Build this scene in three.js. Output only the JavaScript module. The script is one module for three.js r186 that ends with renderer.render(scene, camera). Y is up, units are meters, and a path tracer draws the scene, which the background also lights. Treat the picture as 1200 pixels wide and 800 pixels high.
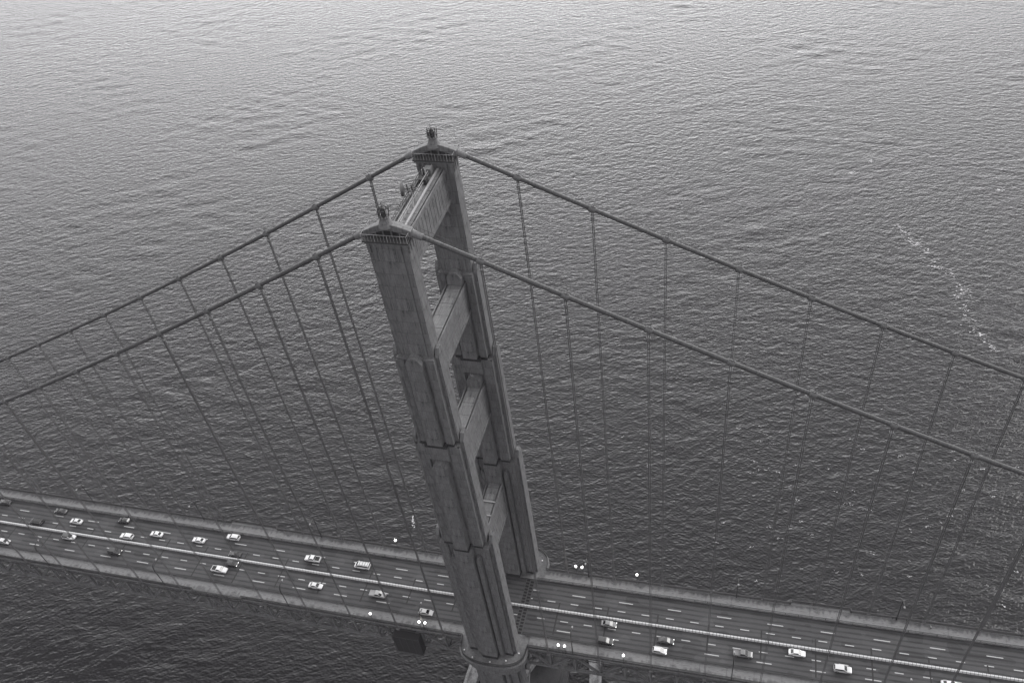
import * as THREE from 'three';
import { mergeGeometries } from 'three/addons/utils/BufferGeometryUtils.js';
import { MarchingCubes } from 'three/addons/objects/MarchingCubes.js';

// ---------------------------------------------------------------- camera, sky, sun, exposure
const scene = new THREE.Scene();
const camera = new THREE.PerspectiveCamera(2 * Math.atan(400 / 992.33) * 180 / Math.PI, 1.5, 1, 60000);
camera.position.set(62.72, 315.34, 127.95);
{
  const yaw = -0.29828, pitch = -0.72758, roll = -0.11606;
  const F = new THREE.Vector3(Math.sin(yaw) * Math.cos(pitch), Math.sin(pitch), -Math.cos(yaw) * Math.cos(pitch));
  const R0 = new THREE.Vector3().crossVectors(F, new THREE.Vector3(0, 1, 0)).normalize(), U0 = new THREE.Vector3().crossVectors(R0, F);
  const R = R0.clone().multiplyScalar(Math.cos(roll)).addScaledVector(U0, Math.sin(roll));
  const U = U0.clone().multiplyScalar(Math.cos(roll)).addScaledVector(R0, -Math.sin(roll));
  camera.quaternion.setFromRotationMatrix(new THREE.Matrix4().makeBasis(R, U, F.clone().negate()));
}
camera.setViewOffset(1200, 800, -38.33, 25.13, 1200, 800);   // the photograph is a crop whose optical axis lies off its middle
camera.updateProjectionMatrix();
scene.add(camera);

const renderer = new THREE.WebGLRenderer({ antialias: true });
renderer.toneMapping = THREE.LinearToneMapping;
renderer.toneMappingExposure = 1.1;
renderer.shadowMap.enabled = true;

const SUN = new THREE.Vector3(0.62, 0.62, -0.48).normalize();
{ // grey overcast: brighter low down, and brighter round the veiled sun's side
  const W = 512, H = 256, data = new Float32Array(W * H * 4), d = new THREE.Vector3();
  for (let j = 0; j < H; j++) for (let i = 0; i < W; i++) {
    const el = (j + 0.5) / H * Math.PI - Math.PI / 2, az = ((i + 0.5) / W - 0.5) * 2 * Math.PI;
    d.set(Math.cos(el) * Math.cos(az), Math.sin(el), Math.cos(el) * Math.sin(az));
    const e = Math.max(0, d.y), toward = 0.5 + 0.5 * (-d.x * 0.2 - d.z * 0.98) / Math.max(0.05, Math.hypot(d.x, d.z)) * Math.min(1, Math.hypot(d.x, d.z) * 1.2);
    const glow = Math.pow(Math.max(0, d.dot(SUN)), 3);
    let L = 0.5 + 0.3 * glow + Math.exp(-e / 0.64) * (0.32 + 6.4 * Math.pow(toward, 6.5));
    if (d.y < 0) L *= Math.max(0.25, 1 + d.y * 3);
    const k = (j * W + i) * 4;
    data[k] = L; data[k + 1] = L * 0.997; data[k + 2] = L * 1.006; data[k + 3] = 1;
  }
  const sky = new THREE.DataTexture(data, W, H, THREE.RGBAFormat, THREE.FloatType);
  sky.mapping = THREE.EquirectangularReflectionMapping; sky.magFilter = THREE.LinearFilter; sky.wrapS = THREE.RepeatWrapping; sky.needsUpdate = true;
  scene.background = sky; scene.environment = sky;
}
const sun = new THREE.DirectionalLight(new THREE.Color(1, 0.985, 0.97), 1.2);
sun.position.copy(SUN).multiplyScalar(600).add(new THREE.Vector3(-20, 80, 0));
sun.target.position.set(-20, 80, 0);
sun.castShadow = true; sun.shadow.radius = 50; sun.shadow.mapSize.set(4096, 4096);
Object.assign(sun.shadow.camera, { left: -330, right: 330, top: 330, bottom: -330, near: 10, far: 1400 });
scene.add(sun, sun.target);
scene.fog = new THREE.FogExp2(0xccc6d4, 0.00005);

// ---------------------------------------------------------------- helpers
let seed = 12345;
const rnd = () => { seed = (seed + 0x6d2b79f5) | 0; let t = Math.imul(seed ^ (seed >>> 15), 1 | seed); t = (t + Math.imul(t ^ (t >>> 7), 61 | t)) ^ t; return ((t ^ (t >>> 14)) >>> 0) / 4294967296; };
const ru = (a, b) => a + (b - a) * rnd();
const V = (x, y, z) => new THREE.Vector3(x, y, z);
const taken = new Map();
const numbered = (n) => { const k = taken.get(n) ?? 0; taken.set(n, k + 1); return k ? n + '_' + String(k).padStart(3, '0') : n; };
function merge(gs) {
  gs = (Array.isArray(gs) ? gs : [gs]).map((g) => { const q = g.index ? g.toNonIndexed() : g; for (const a of Object.keys(q.attributes)) if (!['position', 'normal', 'uv'].includes(a)) q.deleteAttribute(a); return q; });
  return gs.length > 1 ? mergeGeometries(gs) : gs[0];
}
function metric(g, T = 12) { // uv in metres over T, by the way each face points
  g = g.index ? g.toNonIndexed() : g;
  const p = g.attributes.position, uv = new Float32Array(p.count * 2), a = V(), b = V(), c = V(), n = V();
  for (let i = 0; i < p.count; i += 3) {
    a.fromBufferAttribute(p, i); b.fromBufferAttribute(p, i + 1); c.fromBufferAttribute(p, i + 2);
    n.crossVectors(b.clone().sub(a), c.clone().sub(a)); const ax = Math.abs(n.x), ay = Math.abs(n.y), az = Math.abs(n.z);
    [a, b, c].forEach((q, k) => {
      const [u, v] = ay >= ax && ay >= az ? [q.x, q.z] : ax >= az ? [q.z, q.y] : [q.x, q.y];
      uv[(i + k) * 2] = u / T; uv[(i + k) * 2 + 1] = v / T;
    });
  }
  g.setAttribute('uv', new THREE.BufferAttribute(uv, 2));
  return g;
}
function part(name, gs, mat, parent, uvT) {
  let g = merge(gs);
  if (uvT) g = metric(g, uvT);
  const m = new THREE.Mesh(g, mat);
  m.name = parent === scene ? numbered(name) : name;
  m.castShadow = m.receiveShadow = true;
  parent.add(m);
  return m;
}
function thing(name, label, category, pos = [0, 0, 0], turn = 0, group) {
  const o = new THREE.Group(); o.name = numbered(name); o.position.set(...pos); o.rotation.y = turn;
  o.userData = { label, category }; if (group) o.userData.group = group;
  scene.add(o); return o;
}
const tag = (o, label, category, group) => { Object.assign(o.userData, { label, category }); if (group) o.userData.group = group; return o; };
const structure = (o, label) => { o.userData.kind = 'structure'; if (label) o.userData.label = label; return o; };
const stuff = (o, label, category) => { o.userData.kind = 'stuff'; if (label) o.userData.label = label; if (category) o.userData.category = category; return o; };
const box = (sx, sy, sz, x = 0, y = 0, z = 0) => new THREE.BoxGeometry(sx, sy, sz).translate(x, y, z);
const span = (x0, x1, y0, y1, z0, z1) => box(x1 - x0, y1 - y0, z1 - z0, (x0 + x1) / 2, (y0 + y1) / 2, (z0 + z1) / 2);
function beam(a, b, w, h = w) {
  const d = b.clone().sub(a), l = d.length(), X = d.normalize(), up = Math.abs(X.y) > 0.95 ? V(0, 0, 1) : V(0, 1, 0);
  const Z = V().crossVectors(X, up).normalize(), Y = V().crossVectors(Z, X);
  return new THREE.BoxGeometry(l, h, w).applyMatrix4(new THREE.Matrix4().makeBasis(X, Y, Z).setPosition(a.clone().add(b).multiplyScalar(0.5)));
}
function rod(a, b, r, n = 6, r2 = r) {
  const d = b.clone().sub(a), l = d.length();
  return new THREE.CylinderGeometry(r2, r, l, n, 1).applyQuaternion(new THREE.Quaternion().setFromUnitVectors(V(0, 1, 0), d.normalize())).translate((a.x + b.x) / 2, (a.y + b.y) / 2, (a.z + b.z) / 2);
}
function prism(pts, y0, y1) { // upright prism over a plan outline [[x, z], ...]
  const s = new THREE.Shape(pts.map(([x, z]) => new THREE.Vector2(x, -z)));
  return new THREE.ExtrudeGeometry(s, { depth: y1 - y0, bevelEnabled: false }).rotateX(-Math.PI / 2).translate(0, y0, 0);
}
function stepped(rects, inset = 0) { if (inset) rects = rects.map(([a, b]) => [a, b]); // outline of nested rectangles [half x, half z], half x falling, half z rising
  const q = [];
  rects.forEach(([hx, hz], i) => { q.push([hx - inset, (i ? rects[i - 1][1] : -rects[0][1]) - inset * (i ? 1 : -1)]); q.push([hx - inset, hz - inset]); });
  q.shift();
  const Q1 = q, Q2 = q.map(([x, z]) => [-x, z]).reverse(), Q3 = q.map(([x, z]) => [-x, -z]), Q4 = q.map(([x, z]) => [x, -z]).reverse();
  return [...Q1, ...Q2, ...Q3, ...Q4].reverse();
}
const gable = (w, y0, y1, y2, depth) => new THREE.ExtrudeGeometry(new THREE.Shape([[-w, y0], [w, y0], [w, y1], [w * 0.4, y2], [-w * 0.4, y2], [-w, y1]].map((p) => new THREE.Vector2(...p))), { depth, bevelEnabled: false });

// tileable value noise for the textures
function lattice(n, s) { const a = new Float32Array(n * n); let k = s | 0; for (let i = 0; i < a.length; i++) { k = (Math.imul(k, 1664525) + 1013904223) | 0; a[i] = (k >>> 8) / 16777216; } return a; }
function noise(n, s) {
  const L = lattice(n, s * 7919 + 13), f = (t) => t * t * (3 - 2 * t);
  return (u, v) => {
    u = (u - Math.floor(u)) * n; v = (v - Math.floor(v)) * n;
    const i = Math.floor(u) % n, j = Math.floor(v) % n, a = f(u - Math.floor(u)), b = f(v - Math.floor(v)), i1 = (i + 1) % n, j1 = (j + 1) % n;
    return (L[j * n + i] * (1 - a) + L[j * n + i1] * a) * (1 - b) + (L[j1 * n + i] * (1 - a) + L[j1 * n + i1] * a) * b;
  };
}
const toS = (x) => Math.round(255 * (x <= 0.0031308 ? x * 12.92 : 1.055 * Math.pow(Math.max(0, Math.min(1, x)), 1 / 2.4) - 0.055));
function greyMap(w, h, f) { // f(u, v) gives a linear grey
  const d = new Uint8Array(w * h * 4);
  for (let j = 0; j < h; j++) for (let i = 0; i < w; i++) {
    const s = toS(f((i + 0.5) / w, (j + 0.5) / h)), k = (j * w + i) * 4;
    d[k] = s; d[k + 1] = s; d[k + 2] = Math.min(255, s + 1); d[k + 3] = 255;
  }
  const t = new THREE.DataTexture(d, w, h, THREE.RGBAFormat); t.colorSpace = THREE.SRGBColorSpace; t.wrapS = t.wrapT = THREE.RepeatWrapping; t.magFilter = THREE.LinearFilter; t.needsUpdate = true;
  return t;
}
const grey = (g, rough = 0.7, extra = {}) => new THREE.MeshStandardMaterial({ color: new THREE.Color().setRGB(g, g * 0.99, g * 1.01), roughness: rough, ...extra });

// ---------------------------------------------------------------- materials
const n1 = noise(6, 1), n2 = noise(24, 2), n3 = noise(96, 3), n4 = noise(200, 4), nw = noise(48, 5), nl = noise(12, 6);
// steel paint: plates of slightly different tone with narrow seams, run-down streaks and blotches
const steelTexture = (base, s) => {
  const plates = lattice(16, s), a = noise(5, s + 1), b = noise(40, s + 2), c = noise(90, s + 3), d = noise(160, s + 4), c2 = noise(34, s + 5);
  return greyMap(1024, 1024, (u, v) => {
    const row = Math.floor(v * 4), uu = u * 11 + (row % 2) * 0.5, col = Math.floor(uu) % 11;
    let t = 0.95 + 0.2 * (plates[row * 16 + col] - 0.5);
    t += 0.12 * (a(u, v) - 0.5) + 0.14 * (b(u, v) - 0.5) + 0.16 * (d(u, v) - 0.5);
    const run = c(u, v * 0.05 + row * 0.13) , rust = c2(u, v * 0.12); t -= 0.4 * Math.max(0, run - 0.6) / 0.4; t += 0.3 * Math.max(0, 0.3 - run) / 0.3 * rust; // rain runs, dark and bleached
    if (rust > 0.72 && b(u, v) > 0.5) t -= 0.25;
    const fv = v * 4 - row, fu = uu - Math.floor(uu); if (fv < 0.04) t *= 0.62; else if (fv < 0.06) t *= 1.08; if (fu < 0.07) t *= 0.76;  // plate seams
    return base * t;
  });
};
const paint = new THREE.MeshStandardMaterial({ map: steelTexture(0.178, 11), roughness: 0.62 }), paintDark = paint, trussPaint = paint; // one paint for all the steelwork
const cablePaint = new THREE.MeshStandardMaterial({ map: steelTexture(0.085, 61), roughness: 0.55 });
const ledgeDark = new THREE.MeshStandardMaterial({ roughness: 0.95, map: greyMap(256, 256, (u, v) => 0.03 * (0.6 + 1.6 * n2(u, v) * n3(u, v) + 0.4 * n4(u, v))) }); // dark mottled tone for the bands at the tower's ledges and leg feet
const hangerSteel = grey(0.105, 0.7), ropeSteel = grey(0.05, 0.7), railSteel = grey(0.045, 0.7), darkSteel = grey(0.03, 0.7), paleSteel = grey(0.34, 0.5), galvanised = grey(0.24, 0.45, { metalness: 0.3 });
const LANES = [-8.3, -5.8, -2.8, 3.3, 6.45];
const asphalt = new THREE.MeshStandardMaterial({
  roughness: 0.9, map: greyMap(2048, 512, (u, v) => {
    const z = v * 18.8 - 9.4, x = u;
    let t = 1 + 0.16 * (n1(x, v) - 0.5) + 0.16 * (n2(x, v * 0.6) - 0.5) + 0.2 * (n4(x, v) - 0.5);
    for (const c of [-7.5, -4.4, -1.6, 1.95, 4.85, 7.9]) for (const s of [-0.78, 0.78]) { // tyre lanes, worn dark in streaks
      const q = Math.abs(z - c - s + 0.25 * (nl(x, 0.3) - 0.5)) / 0.42; if (q < 1) t -= 0.48 * (1 - q * q) * (0.45 + 0.9 * n3(x * 0.25, v * 0.8));
    }
    const gut = Math.max(0, Math.abs(z) - 7.9 - 0.7 * n2(x * 0.5, v)); t -= 0.22 * Math.min(1, gut); // grime of the gutters, ragged
    if (z > -9.0 && z < -8.2 && n2(x * 0.5, 0.2) > 0.25) t -= 0.12;
    const pn = nw(x * 0.4, v * 0.18); if (pn > 0.76) t -= 0.24; else if (pn < 0.18) t += 0.2;     // repaired patches
    return 0.066 * Math.max(0.35, t);
  }),
});
const pavement = new THREE.MeshStandardMaterial({
  roughness: 0.9, map: greyMap(2048, 256, (u, v) => { // v: 0 at the road, 1 at the outer railing
    let t = 1 + 0.22 * (n1(u, v * 0.4) - 0.5) + 0.3 * (n3(u, v * 0.35) - 0.5) + 0.16 * (n4(u, v) - 0.5);
    const drip = v - 0.48 - 0.55 * n3(u, 0.21) + 0.25 * n2(u, 0.4); if (drip > 0) t -= Math.min(0.42, drip * 1.8) * (0.55 + 0.6 * n4(u, v * 0.15)); // run-off stains from the railing feet
    if (nw(u, v * 0.25) > 0.83) t -= 0.3;
    return 0.19 * Math.max(0.3, t);
  }),
});
const concrete = new THREE.MeshStandardMaterial({ roughness: 0.95, map: greyMap(512, 512, (u, v) => 0.2 * (0.8 + 0.4 * (n1(u, v) - 0.5) + 0.5 * (n2(u, v) - 0.5) + 0.25 * (n4(u, v) - 0.5))) });
const platformFloor = new THREE.MeshStandardMaterial({ roughness: 0.92, map: greyMap(512, 512, (u, v) => 0.165 * (0.95 + 0.3 * (n1(u, v) - 0.5) + 0.4 * (n2(u, v) - 0.5) + 0.25 * (n4(u, v) - 0.5))) });
const darkConcrete = new THREE.MeshStandardMaterial({ roughness: 0.8, map: greyMap(512, 512, (u, v) => 0.028 * (0.9 + 0.5 * (n1(u, v) - 0.5) + 0.6 * (n2(u, v) - 0.5) + 0.25 * (n4(u, v) - 0.5))) });  // much darker concrete tone, used for the pier block
const barrierConcrete = new THREE.MeshStandardMaterial({ roughness: 0.85, map: greyMap(512, 256, (u, v) => 0.7 * (0.9 + 0.3 * (n2(u, v) - 0.5) + 0.3 * (n4(u, v) - 0.5))) });
const laneWhite = new THREE.MeshStandardMaterial({ roughness: 0.8, map: greyMap(256, 256, (u, v) => 0.54 * (0.85 + 0.5 * (n3(u, v) - 0.5))) });
const slotDark = grey(0.008, 0.9), sealant = grey(0.022, 0.85);

// ---------------------------------------------------------------- bridge geometry shared by all
const Z = 13.86, yDeck = (x) => 73.86 + (x < 0 ? 0.00472 * x : 0.02393 * x);
const X0 = -292, X1 = 246, SX = (n) => (n < 0 ? -16.19 + (n + 1) * 15.24 : 16.81 + (n - 1) * 15.24);
const cableY = (x) => { // side span falls more steeply than main span; rounded over the saddle
  const sl = 0.5876, sr = 0.4645, q = Math.sqrt(x * x + 5.5);
  return 230.02 - (sl + sr) / 2 * q - (sr - sl) / 2 * x + 0.00036 * x * x;
};
function ribbon(x0, x1, z0, z1, dy, thick, T, vT, step = 7.62) { // slab along the deck; uv = x / T, (z - z0) / vT
  const out = [], n = Math.max(1, Math.ceil((x1 - x0) / step - 1e-6)), pos = [], uv = [];
  const quad = (A, B, C, D, ua, ub, uc, ud) => { for (const [p, q] of [[A, ua], [B, ub], [C, uc], [A, ua], [C, uc], [D, ud]]) { pos.push(...p); uv.push(...q); } };
  for (let i = 0; i < n; i++) {
    const a = x0 + (x1 - x0) * i / n, b = x0 + (x1 - x0) * (i + 1) / n, ya = yDeck(a) + dy, yb = yDeck(b) + dy;
    const U = (x) => x / T, W = (z) => (vT < 0 ? (z1 - z) / -vT : (z - z0) / vT);
    quad([a, ya, z1], [b, yb, z1], [b, yb, z0], [a, ya, z0], [U(a), W(z1)], [U(b), W(z1)], [U(b), W(z0)], [U(a), W(z0)]);
    quad([a, ya - thick, z0], [b, yb - thick, z0], [b, yb - thick, z1], [a, ya - thick, z1], [U(a), W(z0)], [U(b), W(z0)], [U(b), W(z1)], [U(a), W(z1)]);
    quad([a, ya - thick, z1], [b, yb - thick, z1], [b, yb, z1], [a, ya, z1], [U(a), 0.98], [U(b), 0.98], [U(b), 0.95], [U(a), 0.95]);
    quad([b, yb - thick, z0], [a, ya - thick, z0], [a, ya, z0], [b, yb, z0], [U(b), 0.02], [U(a), 0.02], [U(a), 0.05], [U(b), 0.05]);
    if (i === 0) quad([a, ya - thick, z0], [a, ya - thick, z1], [a, ya, z1], [a, ya, z0], [0, 0], [0.01, 0], [0.01, 0.1], [0, 0.1]);
    if (i === n - 1) quad([b, yb - thick, z1], [b, yb - thick, z0], [b, yb, z0], [b, yb, z1], [0, 0], [0.01, 0], [0.01, 0.1], [0, 0.1]);
  }
  const g = new THREE.BufferGeometry();
  g.setAttribute('position', new THREE.Float32BufferAttribute(pos, 3)); g.setAttribute('uv', new THREE.Float32BufferAttribute(uv, 2)); g.computeVertexNormals();
  return g;
}

// ---------------------------------------------------------------- water
function fft(re, im, n, inv) { // in place, one row
  for (let i = 1, j = 0; i < n; i++) { let b = n >> 1; for (; j & b; b >>= 1) j ^= b; j ^= b; if (i < j) { let t = re[i]; re[i] = re[j]; re[j] = t; t = im[i]; im[i] = im[j]; im[j] = t; } }
  for (let len = 2; len <= n; len <<= 1) {
    const ang = (inv ? 2 : -2) * Math.PI / len, h = len >> 1, cs = new Float64Array(h), sn = new Float64Array(h);
    for (let k = 0; k < h; k++) { cs[k] = Math.cos(ang * k); sn[k] = Math.sin(ang * k); }
    for (let i = 0; i < n; i += len) for (let k = 0; k < h; k++) {
      const a = i + k, b = a + h, xr = re[b] * cs[k] - im[b] * sn[k], xi = re[b] * sn[k] + im[b] * cs[k];
      re[b] = re[a] - xr; im[b] = im[a] - xi; re[a] += xr; im[a] += xi;
    }
  }
}
// wave slopes of a tile: x and z in metres; spectrum(k, angle) is an amplitude
function waveTile(N, T, spectrum) {
  const re = new Float32Array(N * N), im = new Float32Array(N * N), sre = new Float32Array(N * N), sim = new Float32Array(N * N);
  const gauss = () => Math.sqrt(-2 * Math.log(1 - rnd() * 0.999999)) * Math.cos(2 * Math.PI * rnd());
  for (let j = 0; j < N; j++) for (let i = 0; i < N; i++) {
    const fx = (i < N / 2 ? i : i - N), fy = (j < N / 2 ? j : j - N); if (!fx && !fy) continue;
    const kx = fx * 2 * Math.PI / T, ky = fy * 2 * Math.PI / T, A = spectrum(Math.hypot(kx, ky), Math.atan2(ky, kx));
    if (A <= 0) continue;
    const a = A * gauss(), b = A * gauss(), o = j * N + i; // height coefficient a + ib; slopes dx + i dz packed in one transform
    // (i kx h) + i (i ky h)
    sre[o] = -kx * b - ky * a; sim[o] = kx * a - ky * b;
    // taking real parts of each: use the hermitian mate as well
    re[o] = a; im[o] = b;
  }
  // hermitian symmetrise: h(-k) += conj(h(k))
  const hr = new Float32Array(N * N), hi = new Float32Array(N * N);
  for (let j = 0; j < N; j++) for (let i = 0; i < N; i++) { const o = j * N + i, m = ((N - j) % N) * N + (N - i) % N; hr[o] = re[o] + re[m]; hi[o] = im[o] - im[m]; }
  for (let j = 0; j < N; j++) for (let i = 0; i < N; i++) {
    const fx = (i < N / 2 ? i : i - N), fy = (j < N / 2 ? j : j - N), kx = fx * 2 * Math.PI / T, ky = fy * 2 * Math.PI / T, o = j * N + i, a = hr[o], b = hi[o];
    sre[o] = -kx * b - ky * a; sim[o] = kx * a - ky * b;
  }
  const rr = new Float64Array(N), ri = new Float64Array(N);
  for (let j = 0; j < N; j++) { for (let i = 0; i < N; i++) { rr[i] = sre[j * N + i]; ri[i] = sim[j * N + i]; } fft(rr, ri, N, true); for (let i = 0; i < N; i++) { sre[j * N + i] = rr[i]; sim[j * N + i] = ri[i]; } }
  for (let i = 0; i < N; i++) { for (let j = 0; j < N; j++) { rr[j] = sre[j * N + i]; ri[j] = sim[j * N + i]; } fft(rr, ri, N, true); for (let j = 0; j < N; j++) { sre[j * N + i] = rr[j]; sim[j * N + i] = ri[j]; } }
  return [sre, sim];
}
const WIND = Math.atan2(0.95, -0.3); // in tile axes: a along +x, b along -z
const TILE = 410, NT = 2048;
const waterNormal = (() => {
  const [sx, sy] = waveTile(NT, TILE, (k, th) => {
    const lam = 2 * Math.PI / k; if (lam > 11 || lam < 0.6) return 0;
    const c = Math.cos(th - WIND), dir = 0.22 + 0.78 * Math.pow(Math.abs(c), 2.2);
    return Math.pow(k, -1.35) * dir * Math.min(1, (lam - 0.5) / 0.6) * Math.min(1, (11.5 - lam) / 4);
  });
  let s2 = 0; for (let i = 0; i < sx.length; i++) s2 += sx[i] * sx[i] + sy[i] * sy[i];
  const k = 0.155 / Math.sqrt(s2 / sx.length), d = new Float32Array(NT * NT * 4);
  for (let i = 0; i < sx.length; i++) {
    let a = -sx[i] * k, b = -sy[i] * k; const l = 1 / Math.hypot(a, b, 1);
    d[i * 4] = a * l * 0.5 + 0.5; d[i * 4 + 1] = b * l * 0.5 + 0.5; d[i * 4 + 2] = l * 0.5 + 0.5; d[i * 4 + 3] = 1;
  }
  const t = new THREE.DataTexture(d, NT, NT, THREE.RGBAFormat, THREE.FloatType); t.wrapS = t.wrapT = THREE.RepeatWrapping; t.magFilter = THREE.LinearFilter; t.needsUpdate = true;
  return t;
})();
const waterMaterial = new THREE.MeshPhysicalMaterial({ color: new THREE.Color().setRGB(0.017, 0.0168, 0.0174), roughness: 0.19, ior: 1.333, normalMap: waterNormal, normalScale: new THREE.Vector2(1, 1) });
const swell = []; // the longer waves are real displacement
for (let i = 0; i < 46; i++) {
  const lam = 8 * Math.pow(3.4, rnd()), th = WIND + (rnd() + rnd() + rnd() - 1.5) * 0.85, k = 2 * Math.PI / lam;
  swell.push([k * Math.cos(th), -k * Math.sin(th), 0.0014 * lam * ru(0.5, 1), ru(0, 6.28)]);
}
const group = (x, z) => Math.max(0.12, 0.62 + 0.34 * Math.sin(x * 0.031 + z * 0.019 + 2 * Math.sin(z * 0.008)) + 0.3 * Math.sin(x * 0.013 - z * 0.042 + 1.7 * Math.sin(x * 0.011)) + 0.22 * Math.sin(x * 0.07 + z * 0.055)); // waves run in groups
const waveY = (x, z) => { let y = 0; for (const [kx, kz, a, f] of swell) y += a * Math.sin(kx * x + kz * z + f); return y * group(x, z); };
{
  const wx0 = -980, wx1 = 440, wz0 = -860, wz1 = 160, st = 2.4, nx = Math.round((wx1 - wx0) / st), nz = Math.round((wz1 - wz0) / st);
  const pos = new Float32Array((nx + 1) * (nz + 1) * 3), nor = new Float32Array(pos.length), uv = new Float32Array((nx + 1) * (nz + 1) * 2), idx = new Uint32Array(nx * nz * 6);
  let q = 0;
  for (let j = 0; j <= nz; j++) for (let i = 0; i <= nx; i++) {
    const x = wx0 + i * st, z = wz0 + j * st, o = j * (nx + 1) + i;
    const f = Math.min(1, Math.min(i, nx - i, j, nz - j) / 25) * group(x, z);
    let y = 0, gx = 0, gz = 0;
    for (const [kx, kz, a, ph] of swell) { const p = kx * x + kz * z + ph, s = Math.sin(p), c = Math.cos(p) * a; y += a * s; gx += kx * c; gz += kz * c; }
    const l = 1 / Math.hypot(gx * f, 1, gz * f);
    pos.set([x, y * f, z], o * 3); nor.set([-gx * f * l, l, -gz * f * l], o * 3); uv.set([(x + 10 * Math.sin(x * 0.0071 + z * 0.0117 + 1) + 5 * Math.sin(z * 0.023 - x * 0.011)) / TILE, (-z + 10 * Math.sin(x * 0.0093 - z * 0.0064) + 5 * Math.sin(x * 0.021 + z * 0.013)) / TILE], o * 2);
    if (i < nx && j < nz) { const a = o, b = o + 1, c = o + nx + 1, d = c + 1; idx.set([a, c, b, b, c, d], q); q += 6; }
  }
  const g = new THREE.BufferGeometry();
  g.setAttribute('position', new THREE.BufferAttribute(pos, 3)); g.setAttribute('normal', new THREE.BufferAttribute(nor, 3)); g.setAttribute('uv', new THREE.BufferAttribute(uv, 2)); g.setIndex(new THREE.BufferAttribute(idx, 1));
  const w = new THREE.Mesh(g, waterMaterial); w.name = 'water'; w.receiveShadow = true; w.castShadow = true; structure(w, 'choppy grey strait water below the bridge'); scene.add(w);
  // calm sheet that carries the sea on to the horizon
  const far = 22000, gs = [];
  for (const [a, b, c, d] of [[-far, far, -far, wz0], [-far, far, wz1, far], [-far, wx0, wz0, wz1], [wx1, far, wz0, wz1]]) {
    const pg = new THREE.PlaneGeometry(b - a, d - c).rotateX(-Math.PI / 2).translate((a + b) / 2, 0, (c + d) / 2), p = pg.attributes.position;
    pg.setAttribute('uv', new THREE.Float32BufferAttribute(Array.from({ length: p.count }, (_, i) => [p.getX(i) / TILE, -p.getZ(i) / TILE]).flat(), 2));
    gs.push(pg);
  }
  structure(part('open_sea', gs, waterMaterial, scene), 'open grey sea reaching out to the horizon');
}

// ---------------------------------------------------------------- pier and fender under the tower
{
  const oval = (a, b, n = 64) => Array.from({ length: n }, (_, i) => { const t = i / n * 2 * Math.PI, c = Math.cos(t), s = Math.sin(t); return [a * Math.sign(c) * Math.pow(Math.abs(c), 0.75), -b * Math.sign(s) * Math.pow(Math.abs(s), 0.75)]; });
  const f = thing('pier_fender', 'pale concrete oval fender wall round the tower foot in the water', 'fender');
  const ring = (a, b, w, y0, y1) => {
    const s = new THREE.Shape(oval(a, b).map(([x, z]) => new THREE.Vector2(x, -z))); s.holes.push(new THREE.Path(oval(a - w, b - w).reverse().map(([x, z]) => new THREE.Vector2(x, -z))));
    return new THREE.ExtrudeGeometry(s, { depth: y1 - y0, bevelEnabled: false }).rotateX(-Math.PI / 2).translate(0, y0, 0);
  };
  part('wall', ring(25.5, 37, 4.2, -4, 3.4), concrete, f, 9); part('coping', ring(25.8, 37.3, 1.1, 3.402, 4.1), concrete, f, 9);
  const p = thing('tower_pier', 'stepped concrete pier block carrying both tower legs inside the fender', 'pier');
  part('footing', prism(oval(13.5, 25), -3, 6), darkConcrete, p, 9); part('pedestal', prism(oval(11.5, 22, 48), 6.002, 13.9), darkConcrete, p, 9);
}

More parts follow.
